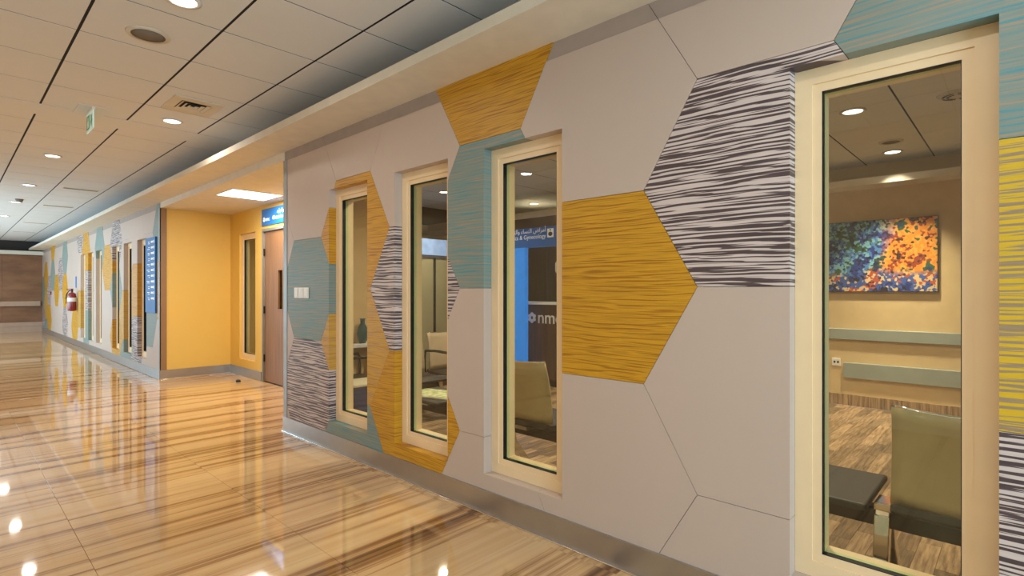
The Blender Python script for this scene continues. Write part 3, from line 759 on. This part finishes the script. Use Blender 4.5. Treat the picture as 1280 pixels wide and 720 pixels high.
beam_seat('beam_seat', (2.70, 2.56, 0), -PI/2, 2.3, [.22, .93], [-.84], [-.08, .58, -.5], [.575, -.1], 'beam bench with taupe shell seats and a black table holding a magazine')
beam_seat('beam_seat', (3.75, 4.30, 0), PI, 1.9, [.62, .04, -.54], [], [.33, -.25], [.91, .33, -.25], 'beam bench with pale shell seats against the waiting room partition', 'shell_pink')
t = tag(empty('magazine', (2.70, 3.40, .4325), .3), 'open magazine with yellow green cover on the black bench table', 'magazine')
MB().box(-.15, .15, -.2, .2, .0, .012).build('pages', 'label_paper', t, bevel=.003)
def cover_mat():
    m, n, l, p = new_mat('magazine_cover'); tc = n.new('ShaderNodeTexCoord'); v = n.new('ShaderNodeTexVoronoi'); v.inputs['Scale'].default_value = 22
    l.new(tc.outputs['Object'], v.inputs['Vector']); r = n.new('ShaderNodeValToRGB'); r.color_ramp.elements[0].color = srgb(240, 236, 190); r.color_ramp.elements[1].color = srgb(110, 140, 50)
    l.new(v.outputs['Distance'], r.inputs[0]); l.new(r.outputs[0], p.inputs['Base Color'])
cover_mat()
MB().box(-.145, .145, -.195, .195, .0121, .0135).build('cover', 'magazine_cover', t)
# blue storage box with lid and the white side table with vase behind it
t = tag(empty('storage_box', (2.49, 4.16, 0)), 'dark blue low storage box with a cream lid behind the window', 'box')
MB().box(-.15, .15, -.15, .15, .001, .46).build('body', 'blue_box', t, bevel=.004)
MB().box(-.16, .16, -.16, .16, .46, .48).build('lid', 'cream_lid', t, bevel=.004)
t = tag(empty('armchair', (2.62, 4.53, 0), -PI/2), 'small chair with black arms beside the blue storage box', 'chair')
for sx in (-1, 1):
    MB().tube([(sx*.178, .18, .001), (sx*.178, .18, .62), (sx*.178, .16, .65), (sx*.178, -.16, .66)], .013).build('arm', 'black_plastic', t, smooth=True)
    MB().tube([(sx*.178, -.2, .001), (sx*.178, -.18, .45), (sx*.178, -.21, .66)], .013).build('leg', 'black_plastic', t, smooth=True)
MB().box(-.165, .165, -.19, .19, .42, .46).build('seat', 'black_pad', t, bevel=.01)
MB().box(-.165, .165, -.22, -.2, .52, .66).build('backrest', 'shell_pink', t, bevel=.008)
t = tag(empty('wall_shelf', (2.78, YW1-.112, .72)), 'white wall shelf holding a dark teal vase', 'shelf')
MB().box(-.35, .30, -.15, 0, 0, .035).build('board', 'counter_white', t, bevel=.003)
for x in (-.25, .2): MB().prism_x([(-.12, 0), (0, 0), (0, -.12)], x, x+.02).build('bracket', 'counter_white', t)
t = tag(empty('vase', (2.80, YW1-.195, .7552)), 'dark teal glazed vase on the white wall shelf', 'vase')
MB().lathe((0, 0, 0), [(.03, 0), (.045, .03), (.055, .09), (.045, .15), (.022, .19), (.022, .225), (.032, .24)], 20).build('body', 'teal_dark', t, smooth=True)
# reception
t = tag(empty('reception_desk', (5.5, 4.6, 0)), 'dark wood reception desk with silver logo and white counter top', 'reception desk')
for k in range(5):
    MB().box(0, .03, -1.2+k*.52, -1.2+(k+1)*.52-.004, .08, 1.08).build('front_panel', 'desk_wood', t)
MB().box(.03, .7, -1.2, 1.4, .0, .08).box(.03, .06, -1.2, 1.4, .08, 1.08).build('plinth', 'black_plastic', t)
MB().box(-.06, .34, -1.22, 1.42, 1.08, 1.115).build('counter_top', 'counter_white', t, bevel=.004)
m = MB(); flower(m, .235, -.0, .075, -.012, -.0005); m.v = [(x, y, z+.90) for x, y, z in m.v]; m.build('emblem', 'label_paper', t)
text('logo_lettering', 'nmc', 'label_paper', .24, (-.006, .135, .83), WALLTXT, t, depth=.005)
t = tag(empty('reception_sign', (5.62, 4.9, 0)), 'blue hanging sign with white lettering above the reception desk', 'sign')
MB().box(0, .015, -1.4, 1.4, 1.86, 2.135).build('board', 'sign_lit', t)
MB().box(-.002, -.0005, -.34, -.23, 1.985, 2.105).build('icon_tile', 'print_white', t)
m = MB()
m.prism_x([(-.285+.012*math.cos(i*PI/6), 2.085+.012*math.sin(i*PI/6)) for i in range(12)], -.0035, -.0021)
m.prism_x([(-.285+.036*math.cos(i*PI/8), 2.032+.030*math.sin(i*PI/8)) for i in range(16)], -.0035, -.0021)
m.build('icon', 'black_plastic', t)['kind'] = 'stuff'
text('lettering', 'Obstetrics & Gynecology', 'print_white', .085, (-.001, -.205, 1.985), WALLTXT, t, align='RIGHT')
text('arabic_lettering', ARABIC, 'print_white', .085, (-.001, -.205, 2.07), WALLTXT, t, align='RIGHT')
t = tag(empty('reception_canopy', (5.62, 4.9, 0)), 'cream bulkhead above the blue reception sign', 'bulkhead')
MB().box(0, .9, -1.5, 1.5, 2.28, 2.36).build('panel', 'soffit_paint', t)
MB().box(.02, .85, -1.45, 1.45, 2.14, 2.28).build('underside', 'dark_wood', t)
MB().box(.2, .3, -1.3, -1.2, 2.36, ZR).build('hanger', 'soffit_paint', t)
MB().box(.2, .3, 1.2, 1.3, 2.36, ZR).build('hanger', 'soffit_paint', t)
t = tag(empty('backdrop', (6.80, 4.9, 0)), 'dark brown timber backdrop behind the reception desk', 'partition')
for k in range(4):
    MB().box(0, .04, -1.6+k*.8, -1.6+(k+1)*.8-.005, .002, 2.355).build('panel', 'desk_wood', t)
t = tag(empty('blue_glow_stand_in', (5.34, 4.95, 0)), 'glowing blue upright panel added in place of a blue glow by the reception desk', 'stand-in panel')
MB().box(0, .06, -.13, .20, .04, 1.84).build('glow_face', 'blue_glow', t)  # emissive face added to stand in for a blue glow behind the glass
MB().box(-.01, .07, -.14, .21, .001, .04).build('foot', 'steel', t)
t = tag(empty('pendant_lamp', (5.9, 4.72, 1.52)), 'small glass pendant lamp above the reception counter', 'lamp')
MB().lathe((0, 0, 0), [(.02, 0), (.03, .02), (.03, .13), (.012, .16)], 14).build('shade', 'cream_lid', t, smooth=True)
MB().tube([(0, 0, .16), (0, 0, .62)], .004, 6).build('cord', 'black_plastic', t)

# pale screen across the waiting room, its glowing header added for a bluish glow
t = tag(empty('partition_screen', (4.0, 6.45, 0)), 'pale partition screen with dark mullions and an added glowing header for a blue white glow', 'partition')
for k, (a, b) in enumerate(((.0, .52), (.56, 1.08), (1.12, 1.45))):
    MB().box(a, b, 0, .04, .08, 1.76).build('panel', 'screen_panel', t, bevel=.003)
for x in (.52, 1.08): MB().box(x, x+.04, -.01, .05, .001, 1.76).build('mullion', 'black_plastic', t)
MB().box(.0, 1.45, .005, .035, .001, .08).build('kick_board', 'steel', t)
MB().box(.0, 1.45, -.03, .06, 1.80, 2.04).build('glow_band', 'header_glow', t)
MB().box(.0, 1.45, -.02, .05, 1.76, 1.80).build('header_rail', 'steel', t)
